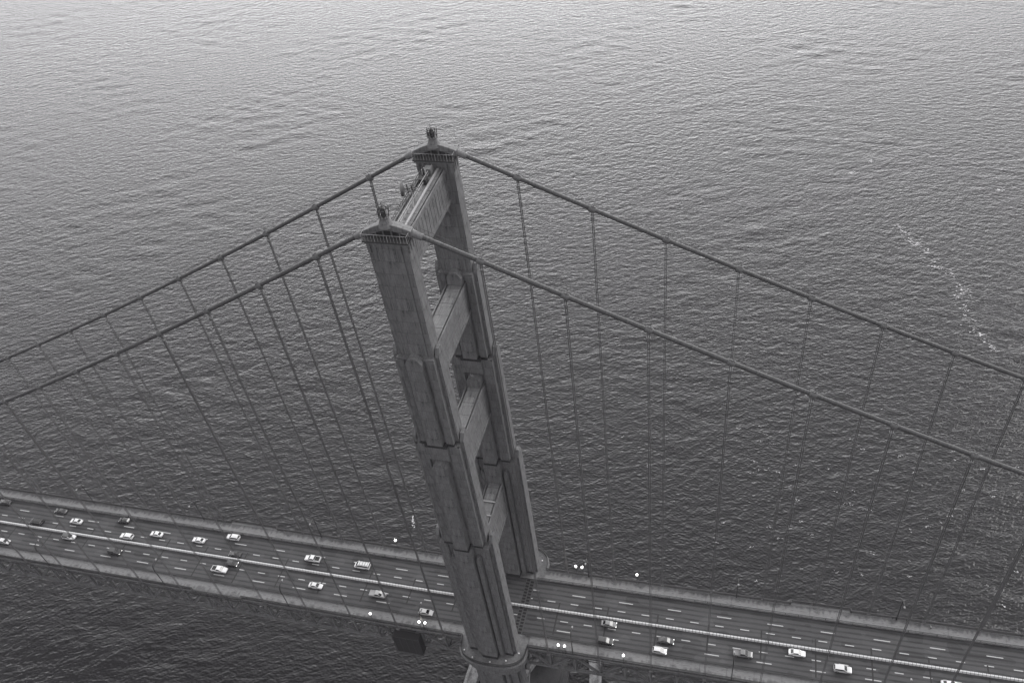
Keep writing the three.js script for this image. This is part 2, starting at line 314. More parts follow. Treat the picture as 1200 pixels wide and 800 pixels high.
// ---------------------------------------------------------------- tower
const tower = thing('bridge_tower', 'tall stepped steel suspension bridge tower with two legs and cross struts', 'tower');
const A = [[3.95, 1.65], [2.75, 1.86]], B = [[4.2, 2.3]], C = [[5.3, 2.35]], D = [[6.7, 2.15]];
for (const s of [1, -1]) {
  const leg = new THREE.Group(); leg.name = 'leg'; leg.position.z = s * Z; tower.add(leg);
  const P = (n, g, m = paint) => part(n, g, m, leg, 12);
  P('shaft_section', prism(stepped(A), 196.5, 226.2)); P('shaft_section', prism(stepped(B), 171.5, 197.2)); P('shaft_section', prism(stepped(C), 131.7, 170.6)); P('shaft_section', prism(stepped(D), 13.8, 130.8));
  const band = (y0, y1, core, fl0, fl1, fz, ph, pz) => P('ledge_band', [prism(stepped([core]), y0, y1), ...[-1, 1].flatMap((q) => [...[-1, 1].map((k) => span(k > 0 ? fl0 : -fl1, k > 0 ? fl1 : -fl0, y0 + 0.01, y1 - 0.01, q > 0 ? 1.5 : -fz, q > 0 ? fz : -1.5)), span(-ph, ph, y0 + 0.02, y1 - 0.02, q > 0 ? 1.4 : -pz, q > 0 ? pz : -1.4)])], ledgeDark);
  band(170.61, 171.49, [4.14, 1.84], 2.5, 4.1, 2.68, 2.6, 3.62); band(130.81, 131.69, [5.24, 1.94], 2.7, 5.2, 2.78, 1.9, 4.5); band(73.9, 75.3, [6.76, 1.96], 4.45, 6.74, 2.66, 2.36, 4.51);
  P('shoulder', prism([[-4.05, -2.55], [-4.05, 2.55], [4.05, 2.55], [4.05, -2.55]], 197.2, 197.55));
  for (const q of [0, Math.PI]) {
    const z = (g) => g.rotateY(q), x = (g) => g.rotateY(q + Math.PI / 2);
    P('pilaster', z(gable(1.8, 171.5, 196.9, 198.6, 1.86).translate(0, 0, 1.85))); P('pilaster', z(gable(1.75, 131.7, 164.3, 165.8, 2.65).translate(0, 0, 1.95)));
    P('spandrel', z(span(-2.6, 2.6, 166.3, 170.6, 1.95, 3.5))); P('pilaster', z(span(-2.3, 2.3, 13.9, 130.6, 1.85, 4.45)));
    P('pilaster', x(gable(1.65, 171.5, 197.6, 199.4, 0.84).translate(0, 0, 4.16))); P('pilaster', x(gable(1.65, 131.7, 171.6, 173.4, 0.84).translate(0, 0, 5.26))); P('pilaster', x(gable(1.65, 13.85, 132.2, 134.2, 0.9).translate(0, 0, 6.66)));
    for (const k of [-1, 1]) {
      P('pilaster', z(gable(0.55, 13.9, 125.6, 126.9, 1.65).translate(k * 3.4, 0, 1.85)));
      P('flank', z(span(k > 0 ? 2.45 : -4.17, k > 0 ? 4.17 : -2.45, 171.5, 197.1, 1.85, 2.7))); P('flank', z(span(k > 0 ? 2.65 : -5.27, k > 0 ? 5.27 : -2.65, 131.7, 170.5, 1.95, 2.8))); P('flank', z(span(k > 0 ? 4.5 : -6.67, k > 0 ? 6.67 : -4.5, 13.9, 130.5, 1.85, 2.6)));
      P('edge_rib', z(span(k * 4.05 - 0.28, k * 4.05 + 0.28, 171.5, 197.0, 2.4, 2.83).translate(-k * 0.13, 0, 0)));
      P('edge_rib', z(span(k * 5.0 - 0.3, k * 5.0 + 0.3, 131.7, 170.5, 2.4, 2.84)));
      P('edge_rib', z(span(k * 6.35 - 0.32, k * 6.35 + 0.32, 13.95, 130.4, 2.2, 2.66)));
    }
  }
  // head: corbels, cornice, gallery deck, saddle housing, beacon
  for (const k of [-1, 1]) for (let i = -3; i <= 3; i++) P('corbel', span(i * 1.2 - 0.3, i * 1.2 + 0.3, 223.9, 226.0, k > 0 ? 1.7 : -1.99, k > 0 ? 1.99 : -1.7));
  for (const k of [-1, 1]) for (let i = -1; i <= 1; i++) P('corbel', span(k > 0 ? 3.9 : -4.1, k > 0 ? 4.1 : -3.9, 223.8, 226.0, i * 1.1 - 0.2, i * 1.1 + 0.2));
  P('cornice', [prism([[-4.25, -2.05], [-4.25, 2.05], [4.25, 2.05], [4.25, -2.05]], 226.0, 226.45)]); P('gallery_floor', prism([[-4.5, -2.3], [-4.5, 2.3], [4.5, 2.3], [4.5, -2.3]], 226.452, 226.75), railSteel);
  const arch = [], arch2 = [];
  for (let i = 0; i <= 20; i++) { const x = -4.7 + i * 0.47; arch.push([x, cableY(x) + 0.74]); arch2.push([x, Math.max(226.77, cableY(x) - 0.5)]); }
  const bow = (pts, depth) => new THREE.ExtrudeGeometry(new THREE.Shape(pts.map((p) => new THREE.Vector2(...p))), { depth, bevelEnabled: true, bevelSize: 0.1, bevelThickness: 0.18, bevelSegments: 3 }).translate(0, 0, -depth / 2);
  P('saddle_cover', bow([...arch, ...arch2.slice().reverse()], 1.1), paintDark);
  P('saddle_infill', new THREE.ExtrudeGeometry(new THREE.Shape([[-4.3, 226.76], ...arch2.slice(1, -1).map(([x, y]) => [x, y + 0.1]), [4.3, 226.76]].map((p) => new THREE.Vector2(...p))), { depth: 0.5, bevelEnabled: false }).translate(0, 0, -0.25), darkSteel);  // dark-coloured plate paints in the shade of the open void under the arch
  for (const x of [-2.4, -0.8, 0.8, 2.4]) P('saddle_infill', box(0.22, cableY(x) - 226.76, 1.0, x, (cableY(x) + 226.76) / 2 - 0.1, 0), paintDark);
  for (const sx of [-1, 1]) P('cable_collar', rod(V(sx * 4.6, cableY(sx * 4.6), 0), V(sx * 6.6, cableY(sx * 6.6), 0), 0.78, 16, 0.66), paintDark);
  const rail = new THREE.Group(); rail.name = 'gallery_railing'; leg.add(rail);
  const rp = [[-4.4, 2.2], [4.4, 2.2], [4.4, -2.2], [-4.4, -2.2], [-4.4, 2.2]];
  for (let i = 0; i < 4; i++) {
    const a = V(rp[i][0], 226.75, rp[i][1]), b = V(rp[i + 1][0], 226.75, rp[i + 1][1]), n = Math.round(a.distanceTo(b) / 0.62);
    const up = (p, h) => p.clone().setY(p.y + h);
    if (i % 2 === 0) part('top_rail', beam(up(a, 1.5), up(b, 1.5), 0.07), galvanised, rail); else for (const t of [[0, 0.32], [0.68, 1]]) part('top_rail', beam(up(a.clone().lerp(b, t[0]), 1.5), up(a.clone().lerp(b, t[1]), 1.5), 0.07), galvanised, rail);
    for (let k = 0; k < n; k++) { const t = k / n; if (i % 2 && t > 0.33 && t < 0.67) continue; const p = a.clone().lerp(b, t); part('baluster', rod(p, up(p, 1.5), k % 4 ? 0.026 : 0.05, 5), paleSteel, rail); }
  }
  const bc = new THREE.Group(); bc.name = 'beacon'; leg.add(bc);
  part('pedestal', [new THREE.CylinderGeometry(0.8, 1.5, 1.9, 12).translate(0, 229.9, 0), new THREE.CylinderGeometry(1.15, 1.0, 0.22, 14).translate(0, 230.9, 0)], paintDark, bc);
  const cage = []; for (let i = 0; i < 10; i++) { const t = i / 10 * 6.283; cage.push(rod(V(0.92 * Math.cos(t), 230.9, 0.92 * Math.sin(t)), V(0.92 * Math.cos(t), 232.5, 0.92 * Math.sin(t)), 0.055, 5)); }
  for (const y of [231.7, 232.5]) cage.push(new THREE.TorusGeometry(0.92, 0.06, 6, 20).rotateX(Math.PI / 2).translate(0, y, 0));
  part('cage', cage, railSteel, bc);
  part('lantern', [new THREE.CylinderGeometry(0.42, 0.46, 1.5, 12).translate(0, 231.7, 0), new THREE.SphereGeometry(0.42, 12, 8).translate(0, 232.45, 0)], darkSteel, bc);
  for (let i = 0; i < 8; i++) { const t = i * 0.785 + 0.3; part('antenna', [rod(V(0.98 * Math.cos(t), 231.0, 0.98 * Math.sin(t)), V(1.12 * Math.cos(t), 232.7 + 0.3 * (i % 3), 1.12 * Math.sin(t)), 0.055, 5), box(0.14, 0.7, 0.3).rotateY(-t).translate(1.06 * Math.cos(t), 232.2, 1.06 * Math.sin(t))], i % 3 ? railSteel : paleSteel, bc); }
}
// cross struts
[[216.6, 224.7], [186.0, 195.0], [150.3, 162.4], [108.6, 122.6]].forEach(([y0, y1], i) => {
  const st = new THREE.Group(); st.name = 'cross_strut'; tower.add(st);
  const zE = 12.1, P = (n, g, m = paint) => part(n, g, m, st, 12), h = 2.12;
  P('web', span(-h + 0.1, h - 0.1, y0 + 0.2, y1 - 0.55, -zE, zE));
  for (const k of [-1, 1]) {
    P('flange', span(k * h - 0.14, k * h + 0.14, y1 - 1.0, y1, -zE, zE)); P('flange', span(k * h - 0.16, k * h + 0.16, y0, y0 + 0.95, -zE, zE));
    if (i === 0) for (let z = -11.2; z <= 11.3; z += 1.6) P('stiffener', span(k * (h - 0.085) - 0.05, k * (h - 0.085) + 0.05, y0 + 0.95, y1 - 1.0, z - 0.12, z + 0.12));
    else { P('flange', span(k * h - 0.06, k * h + 0.02, y0 + 0.95 + (y1 - y0 - 1.95) * 0.5 - 0.18, y0 + 0.95 + (y1 - y0 - 1.95) * 0.5 + 0.18, -zE, zE)); }
    for (const e of [-1, 1]) { // stepped knee plates below the strut
      const g = new THREE.ExtrudeGeometry(new THREE.Shape([[0, 0], [3.1, 0], [2.4, -0.9], [1.1, -2.0], [0, -4.2]].map((p) => new THREE.Vector2(...p))), { depth: 0.5, bevelEnabled: false }).rotateY(e > 0 ? Math.PI / 2 : -Math.PI / 2);
      P('knee_plate', g.translate(k * h * 0.62 + (e > 0 ? -0.25 : 0.25), y0 + 0.02, e * (zE + 0.05)));
    }
  }
  for (let k = 0; k < 6; k++) { const a = -zE + k * 2 * zE / 6; P('deck_plate', span(-h + 0.52, h - 0.52, y1 - 0.6, y1 - 0.07 - 0.02 * (k % 3), a + 0.05, a + 2 * zE / 6 - 0.05)); }
  if (i === 3) for (const z of [-3.1, 1.4]) P('cross_bar', box(4.0, 0.14, 0.3, 0, y1 + 0.2, z), paleSteel);
  if (i === 0) {
    for (const x of [-1.95, -0.35]) { // service walkway along the top strut
      const r = new THREE.Group(); r.name = 'walkway_railing'; st.add(r);
      for (const hh of [0.6, 1.2]) part('rail', beam(V(x, y1 + hh, -11.8), V(x, y1 + hh, 11.8), 0.11), x < -1 ? railSteel : paleSteel, r);
      for (let z = -11.6; z < 12; z += 1.93) part('post', rod(V(x, y1 - 0.1, z), V(x, y1 + 1.22, z), 0.05, 5), galvanised, r);
    }
    P('cable_tray', span(0.55, 0.95, y1, y1 + 0.3, -11.7, 11.7), paleSteel);
    P('hatch', span(-1.3, 0.2, y1 - 0.02, y1 + 1.5, -10.8, -9.2), paintDark); P('hatch', span(-1.4, 0.2, y1 - 0.02, y1 + 1.1, -7.4, -6.0), darkSteel);
  }
  if (i === 2) { P('ladder', [rod(V(-0.4, y1, -9.6), V(-0.4, y1 + 4.2, -9.7), 0.07, 5), rod(V(0.1, y1, -9.6), V(0.1, y1 + 4.2, -9.7), 0.07, 5), ...Array.from({ length: 9 }, (_, k) => box(0.5, 0.07, 0.07, -0.15, y1 + 0.3 + k * 0.45, -9.65))], paleSteel); }
});
// sway bracing between the legs below the roadway
for (const x of [-2.6, 2.6]) for (const [ya, yb] of [[18, 40], [40, 62]]) for (const k of [-1, 1]) part('sway_brace', beam(V(x, ya, k * 10), V(x, yb, -k * 10), 1.3, 1.6), paintDark, tower, 12);
part('portal_beam', span(-2.5, 2.5, 62, 66, -10, 10), paintDark, tower, 12);

// aerials on the top strut
{
  const d = thing('dish_antenna', 'round drum dish antenna mounted on the tower top strut', 'antenna', [-2.7, 224.7, -2.4]);
  const prof = []; for (let i = 0; i <= 8; i++) prof.push(new THREE.Vector2(0.02 + i / 8 * 1.45, 0.42 * (i / 8) * (i / 8)));
  prof.push(new THREE.Vector2(1.5, 0.42), new THREE.Vector2(1.5, -0.1), new THREE.Vector2(0.4, -0.35), new THREE.Vector2(0.02, -0.35));
  const tilt = (g) => g.rotateZ(Math.PI / 2).rotateY(0.4).translate(-0.7, 1.15, 0);
  part('reflector', tilt(new THREE.LatheGeometry(prof, 28)), grey(0.1, 0.6), d); part('rim', tilt(new THREE.TorusGeometry(1.5, 0.07, 8, 32).rotateX(Math.PI / 2).translate(0, 0.42, 0)), grey(0.24, 0.5), d);
  part('mount', [rod(V(0.35, 0, 0), V(0.35, 2.3, 0), 0.12, 8), rod(V(0.35, 1.15, 0), V(-0.4, 1.15, 0), 0.1, 8), rod(V(0.35, 0.2, 0), V(-0.3, 0.8, 0.2), 0.06, 6)], railSteel, d);
  const a = thing('antenna_mast', 'mast with a fan of stick aerials beside the dish on the top strut', 'antenna', [-0.8, 224.6, -1.2]);
  part('mast', rod(V(0, 0, 0), V(0, 3.0, 0), 0.12, 8), railSteel, a); part('head_frame', [new THREE.TorusGeometry(0.8, 0.06, 6, 20).rotateX(Math.PI / 2).translate(0, 2.0, 0), new THREE.TorusGeometry(0.55, 0.06, 6, 20).rotateX(Math.PI / 2).translate(0, 2.6, 0)], railSteel, a);
  for (let i = 0; i < 11; i++) { const t = i / 11 * 6.283; part('aerial', rod(V(0.55 * Math.cos(t), 1.9, 0.55 * Math.sin(t)), V(1.5 * Math.cos(t), 1.5 + 1.3 * ((i * 5) % 11) / 11, 1.5 * Math.sin(t)), 0.055, 5), i % 2 ? paleSteel : railSteel, a); }
  for (let i = 0; i < 4; i++) part('guy_rod', rod(V(0.1, 1.9, 0.2), V(0.3 + 0.35 * i, 0.1, 2.2 + 0.5 * i), 0.05, 5), paleSteel, a);
  const b = thing('panel_antenna', 'upright panel antenna cluster near the upper saddle on the top strut', 'antenna', [-0.9, 224.6, -8.4]);
  part('mast', rod(V(0, 0, 0), V(0, 2.2, 0), 0.09, 8), railSteel, b); for (let i = 0; i < 3; i++) { const t = i * 2.09 + 0.4; part('panel', box(0.12, 1.2, 0.32).rotateY(-t).translate(0.4 * Math.cos(t), 1.6, 0.4 * Math.sin(t)), paleSteel, b); }
}

// ---------------------------------------------------------------- main cables
for (const s of [1, -1]) {
  const c = thing('main_cable', s > 0 ? 'thick main suspension cable on the side of the deck with the hung enclosure' : 'thick main suspension cable on the side of the deck opposite the hung enclosure', 'cable');
  const seg = [], r = 0.465, R = 14, pos = [], uv = [], nor = [], idx = [];
  const xs = []; for (let x = X0; x <= X1 + 0.01; x += Math.abs(x) < 12 ? 0.8 : 3.2) xs.push(x);
  xs.forEach((x, i) => {
    const y = cableY(x), t = V(1, (cableY(x + 0.1) - cableY(x - 0.1)) / 0.2, 0).normalize(), n = V(-t.y, t.x, 0);
    for (let k = 0; k <= R; k++) { const a = k / R * 6.28319, q = n.clone().multiplyScalar(Math.cos(a)).add(V(0, 0, Math.sin(a))); pos.push(x + q.x * r, y + q.y * r, s * Z + q.z * r); nor.push(q.x, q.y, q.z); uv.push(x / 12, k / R * 0.25); }
    if (i) for (let k = 0; k < R; k++) { const a = (i - 1) * (R + 1) + k, b = i * (R + 1) + k; idx.push(a, a + 1, b, b, a + 1, b + 1); }
  });
  const g = new THREE.BufferGeometry(); g.setAttribute('position', new THREE.Float32BufferAttribute(pos, 3)); g.setAttribute('normal', new THREE.Float32BufferAttribute(nor, 3)); g.setAttribute('uv', new THREE.Float32BufferAttribute(uv, 2)); g.setIndex(idx);
  part('strand_bundle', g, cablePaint, c);
  const bandG = merge([rod(V(-0.75, 0, 0), V(0.75, 0, 0), 0.6, 12), ...[-0.5, 0, 0.5].map((x) => rod(V(x - 0.07, 0, 0), V(x + 0.07, 0, 0), 0.68, 12)), box(1.2, 0.2, 0.22, 0, 0.66, 0), box(1.2, 0.3, 0.3, 0, -0.66, 0), rod(V(0, 0.6, 0.42), V(0, 1.55, 0.48), 0.05, 5), rod(V(0, 0.6, -0.42), V(0, 1.55, -0.48), 0.05, 5)]);
  for (let n = -18; n <= 15; n++) { if (!n) continue; const x = SX(n); if (x < X0 + 3 || x > X1 - 3) continue; const b = part('cable_band', bandG, paintDark, c); b.position.set(x, cableY(x), s * Z); b.rotation.z = Math.atan((cableY(x + 0.5) - cableY(x - 0.5))); }
  for (const k of [-1, 1]) for (const e of [-1, 1]) {
    const hs = []; const n0 = e > 0 ? 6 : X0 + 6, n1 = e > 0 ? X1 - 6 : -6; for (let x = n0; x < n1 - 1; x += 7.62) hs.push(beam(V(x, cableY(x) + 1.45, s * Z + k * 0.48), V(Math.min(n1, x + 7.62), cableY(Math.min(n1, x + 7.62)) + 1.45, s * Z + k * 0.48), 0.05));
    part('hand_rope', hs, ropeSteel, c);
  }
}

// ---------------------------------------------------------------- suspenders
const ORD = ['', 'first', 'second', 'third', 'fourth', 'fifth', 'sixth', 'seventh', 'eighth', 'ninth', 'tenth', 'eleventh', 'twelfth', 'thirteenth', 'fourteenth', 'fifteenth'];
for (const s of [1, -1]) for (let n = -14; n <= 12; n++) {
  if (!n) continue;
  const x = SX(n), y1 = cableY(x) - 0.5, y0 = yDeck(x) - 0.9;
  const o = thing('suspender', `${ORD[Math.abs(n)]} hanger rope set out from the tower, ${n < 0 ? 'dish antenna end' : 'finger joint end'}, ${s > 0 ? 'enclosure side' : 'opposite the enclosure side'}`, 'hanger rope', [x, y0, s * Z], 0, 'suspender ropes between the main cables and the deck');
  for (const [dx, dz] of [[-0.17, -0.13], [0.17, -0.13], [-0.17, 0.13], [0.17, 0.13]]) part('rope', rod(V(dx, 0, dz), V(dx, y1 - y0, dz), 0.064, 6), hangerSteel, o);
  part('socket', [box(0.95, 0.5, 0.72, 0, 0.25, 0)], paintDark, o); part('clamp', box(0.8, 0.34, 0.62, 0, y1 - y0 - 1.6, 0), paintDark, o);
}

// ---------------------------------------------------------------- roadway, pavements
const road = structure(part('road', ribbon(X0, X1, -9.4, 9.4, 0, 0.42, 92, 18.8), asphalt, scene), 'six lane asphalt bridge roadway');
{ // lane dashes, joint seams and the finger joint at the tower
  const dashes = [];
  for (const [z, x, pitch, len] of [[-2.8, 28.8, 7.36, 2.5], [3.3, 12.0, 7.38, 2.5], [-5.8, 37.1, 14.85, 4.3], [6.45, 19.8, 14.75, 4.3]])
    for (let k = -45; k < 34; k++) { const c = x + k * pitch; if (c < -262 || c > 222) continue; dashes.push([c, z, len * ru(0.92, 1.06)]); }
  dashes.sort((p, q) => Math.abs(p[0]) - Math.abs(q[0]));
  for (const [c, z, len] of dashes) part('lane_marking', ribbon(c - len / 2, c + len / 2, z - 0.13, z + 0.13, 0.006, 0.004, 3, 0.26), laneWhite, road);
  for (let n = -18; n <= 15; n++) if (n) { const x = SX(n); for (const [a, b] of [[-3.3 + ru(-0.5, 0.6), -0.25], [0.55, 8.2 + ru(-2.6, 0.6)]]) part('joint_seam', ribbon(x - 0.22, x + 0.22, a, b, 0.007, 0.004, 5, 5), sealant, road); }
  const fj = new THREE.Group(); fj.name = 'finger_joint'; road.add(fj);
  part('plate', ribbon(4.5, 7.5, -9.3, 9.3, 0.012, 0.01, 12, 12), grey(0.045, 0.6), fj);
  const sl = []; for (let i = 0; i < 17; i++) for (const [a, b, o] of [[4.7, 5.7, 0], [6.1, 7.1, 0.5]]) { const z = -9.2 + i * 1.08 + o; sl.push(ribbon(a, b, z, z + 0.7, 0.018, 0.005, 5, 5)); }
  for (const g of sl) part('slot', g, slotDark, fj);
}
const SIDE = {};
for (const s of [1, -1]) {
  const pv = new THREE.Group(); pv.name = numbered('sidewalk'); structure(pv, 'pale concrete bridge sidewalk in cast slabs'); scene.add(pv);
  const zs = (a, b) => (s > 0 ? [a, b] : [-b, -a]);
  for (let k = -39; k < 33; k++) {
    let a = k * 7.62, b = a + 7.62; if (b < X0 || a > X1 || (a < 7 && b > -7)) continue; if (Math.abs(a) < 10.24) a = 10.24; if (Math.abs(b) < 10.24) b = -10.24;
    const slab = part('pavement_slab', ribbon(a + 0.03, b - 0.03, ...zs(9.62, 12.95), 0.24 + ru(-0.006, 0.006), 0.3, 61, s > 0 ? 3.33 : -3.33), pavement, pv);
  }
  for (const [a, b] of [[-104, -86], [86, 103]]) part('bay_slab', ribbon(a, b, ...zs(12.98, 13.75), 0.22, 0.3, 61, s > 0 ? 3.3 : -3.3), pavement, pv);
  for (const [a, b] of [[X0, -8.6], [8.6, X1]]) part('kerb', ribbon(a, b, ...zs(9.42, 9.6), 0.34, 0.5, 9, 2), concrete, pv);
  // platform that carries the walkway round the outside of the leg
  const pts = [[-10.2, 9.5], [-10.2, 14.6]]; for (let i = 0; i <= 24; i++) { const t = Math.PI - i / 24 * Math.PI, c = Math.cos(t); pts.push([10.2 * Math.sign(c) * Math.pow(Math.abs(c), 0.8), 14.7 + 6.1 * Math.pow(Math.sin(t), 0.8)]); } pts.push([10.2, 9.5]);
  const pl = thing('tower_platform', s > 0 ? 'rounded walkway platform round the tower leg on the enclosure side' : 'rounded walkway platform round the tower leg opposite the enclosure side', 'platform');
  const plan = pts.map(([x, z]) => [x, s * z]); if (s < 0) plan.reverse();
  part('floor', prism(plan.slice().reverse(), 73.72, 74.12), platformFloor, pl, 9);
  const big = pts.map(([x, z]) => [x * 1.025, s * (z + (z > 12 ? 0.28 : 0.02))]); if (s < 0) big.reverse();
  part('fascia', prism(big.slice().reverse(), 72.5, 73.71), paintDark, pl, 12);
  const sk = pts.map(([x, z]) => [x * 0.93, s * (z > 12 ? z - 0.9 : z)]); if (s < 0) sk.reverse();
  part('skirt', prism(sk.slice().reverse(), 67.5, 72.49), paint, pl, 12);
  SIDE[s] = pts;
}

// ---------------------------------------------------------------- railings and barriers
function railing(name, label, path, h, top, spacing, postEvery, mat) { // path: [V, ...] at floor level
  const o = thing(name, label, 'railing'), pk = [], tr = [], br = [];
  let run = 0, next = 0, nextPost = 0;
  for (let i = 1; i < path.length; i++) {
    const a = path[i - 1], b = path[i], l = a.distanceTo(b);
    const up = (p, q) => p.clone().setY(p.y + q);
    tr.push(beam(up(a, h), up(b, h), top)); br.push(beam(up(a, 0.14), up(b, 0.14), top * 0.7));
    while (next <= run + l) { const p = a.clone().lerp(b, (next - run) / l); pk.push(beam(up(p, 0.1), up(p, h), 0.07, 0.05)); next += spacing; }
    while (nextPost <= run + l) { const p = a.clone().lerp(b, (nextPost - run) / l); part('post', box(0.14, h + 0.12, 0.14, p.x, p.y + h / 2, p.z), mat, o); nextPost += postEvery; }
    run += l;
  }
  part('top_rail', tr, mat, o); part('bottom_rail', br, mat, o); stuff(part('picket', pk, mat, o));
  return o;
}
const along = (a, b, z, dy) => { const q = []; for (let x = a; x < b - 0.01; x += 7.62) q.push(V(x, yDeck(x) + dy, z)); q.push(V(b, yDeck(b) + dy, z)); return q; };
for (const s of [1, -1]) {
  const w = s > 0 ? 'on the enclosure side' : 'opposite the enclosure side', bay = (a, b, c, d) => [...along(a, c, s * 13.05, 0.24), V(c, yDeck(c) + 0.24, s * 13.8), ...along(c + 0.01, d, s * 13.8, 0.24), V(d, yDeck(d) + 0.24, s * 13.05), ...along(d + 0.01, b, s * 13.05, 0.24)];
  const round = SIDE[s].slice(1, -1).map(([x, z]) => V(x * 0.985, 74.12, s * (z - 0.1)));
  railing('outer_railing', `dark picket railing along the walkway's open edge ${w}`, [...bay(X0, -10.2, -104, -86), ...round, ...bay(10.2, X1, 86, 103)], 1.35, 0.2, 0.18, 3.81, railSteel);
  for (const [a, b, t] of [[X0, -8.2, 'dish antenna end'], [8.2, X1, 'finger joint end']]) railing('safety_railing', `low dark railing between road and walkway ${w}, ${t}`, along(a, b, s * 9.5, 0.34), 0.95, 0.13, 0.35, 3.81, railSteel);
}
{ // median of short movable barrier units
  const o = thing('median_barrier', 'pale chain of short concrete units dividing the two carriageways', 'barrier'), unit = [], cap = [];
  const prof = new THREE.Shape([[-0.3, 0], [0.3, 0], [0.3, 0.12], [0.14, 0.3], [0.12, 0.62], [0.2, 0.72], [0.2, 0.82], [-0.2, 0.82], [-0.2, 0.72], [-0.12, 0.62], [-0.14, 0.3], [-0.3, 0.12]].map((p) => new THREE.Vector2(...p)));
  const g = new THREE.ExtrudeGeometry(prof, { depth: 0.84, bevelEnabled: false }).rotateY(Math.PI / 2);
  const gm = metric(g, 6);
  const xs = []; for (let x = X0 + 1; x < X1 - 1; x += 1) xs.push(x);
  xs.sort((a, b) => Math.abs(a - 15) - Math.abs(b - 15));
  xs.forEach((x, i) => {
    if (i < 300) { const m = part('barrier_unit', gm, barrierConcrete, o); m.position.set(x, yDeck(x) + 0.004, 0.15 + ru(-0.02, 0.02)); }
    else unit.push(gm.clone().translate(x, yDeck(x) + 0.004, 0.15));
    cap.push(box(0.16, 0.5, 0.2, x + 0.92, yDeck(x) + 0.36, 0.15));
  });
  stuff(part('barrier_run', unit, barrierConcrete, o)); stuff(part('hinge', cap, grey(0.12, 0.7), o));
}

// ---------------------------------------------------------------- stiffening trusses and floor framing
const PN = 7.62, TT = -0.95, TB = -10.0, ZT = 12.9;
for (const s of [1, -1]) for (const e of [-1, 1]) {
  const o = thing('stiffening_truss', `dark steel deck truss of the ${e < 0 ? 'dish antenna end' : 'finger joint end'} ${s > 0 ? 'on the enclosure side' : 'opposite the enclosure side'}`, 'truss');
  const P = (n, g) => part(n, g, trussPaint, o, 12), z = s * ZT, n = e < 0 ? 36 : 30, at = (k, dy) => { const x = e * (9.0 + k * PN); return V(x, yDeck(x) + dy, z); };
  for (let k = 0; k < n; k++) {
    P('top_chord', beam(at(k, TT), at(k + 1, TT), 0.75, 0.85)); P('bottom_chord', beam(at(k, TB), at(k + 1, TB), 0.75, 0.8));
    P('vertical', beam(at(k, TT - 0.4), at(k, TB + 0.4), 0.5, 0.62));
    P('diagonal', k % 2 ? beam(at(k, TB + 0.3), at(k + 1, TT - 0.3), 0.6, 0.75) : beam(at(k, TT - 0.3), at(k + 1, TB + 0.3), 0.6, 0.75));
    if (k % 2) P('gusset_plate', box(1.6, 1.1, 0.86, at(k, TB + 0.5).x, at(k, TB + 0.5).y, z)); else P('gusset_plate', box(1.5, 1.0, 0.86, at(k, TT - 0.5).x, at(k, TT - 0.5).y, z));
  }
  const pipes = []; for (let k = 0; k < n; k++) for (const [dy, dz, w] of [[-1.75, 0.6, 0.18], [-0.55, 1.12, 0.16]]) pipes.push(beam(at(k, dy).add(V(0, 0, s * dz)), at(k + 1, dy).add(V(0, 0, s * dz)), w));
  part('service_pipe', pipes, railSteel, o);
  part('edge_girder', ribbon(...(e < 0 ? [X0, -10.4] : [10.4, X1]), s > 0 ? 13.1 : -13.42, s > 0 ? 13.42 : -13.1, -0.12, 0.8, 12, 3), paint, o);
  for (let k = 0; k < n; k++) if (k % 2 === 0) { const q = SX(e * (k / 2 + 1)); if (q > X0 + 2 && q < X1 - 2) P('hanger_bracket', span(q - 0.3, q + 0.3, yDeck(q) - 1.3, yDeck(q) - 0.45, s > 0 ? 13.43 : -14.1, s > 0 ? 14.1 : -13.43)); }
}
{
  const o = thing('floor_framing', 'dark cross girders and wind bracing under the roadway', 'girder frame');
  for (const e of [-1, 1]) for (let k = 0; k < (e < 0 ? 36 : 30); k++) {
    const x = e * (9.0 + k * PN), x2 = e * (9.0 + (k + 1) * PN), y = yDeck(x), y2 = yDeck(x2), P = (n, g) => part(n, g, trussPaint, o, 12);
    P('floor_beam', span(x - 0.25, x + 0.25, y - 2.3, y - 0.5, -ZT + 0.3, ZT - 0.3));
    P('bottom_strut', beam(V(x, y + TB, -ZT), V(x, y + TB, ZT), 0.4));
    if (k % 2) { P('sway_diagonal', beam(V(x, y - 2.2, -9), V(x, y + TB, -0.4), 0.35)); P('sway_diagonal', beam(V(x, y - 2.2, 9), V(x, y + TB, 0.4), 0.35)); }
    P('wind_brace', beam(V(x, y + TB - 0.1, k % 2 ? 0 : -ZT), V(x2, y2 + TB - 0.1, k % 2 ? -ZT : 0), 0.38)); P('wind_brace', beam(V(x, y + TB - 0.1, k % 2 ? 0 : ZT), V(x2, y2 + TB - 0.1, k % 2 ? ZT : 0), 0.38));
  }
  for (const z of [-7.5, -4.5, -1.5, 1.5, 4.5, 7.5]) for (const [a, b] of [[X0, -9], [9, X1]]) part('stringer', ribbon(a, b, z - 0.15, z + 0.15, -0.43, 0.9, 12, 3), trussPaint, o);
}
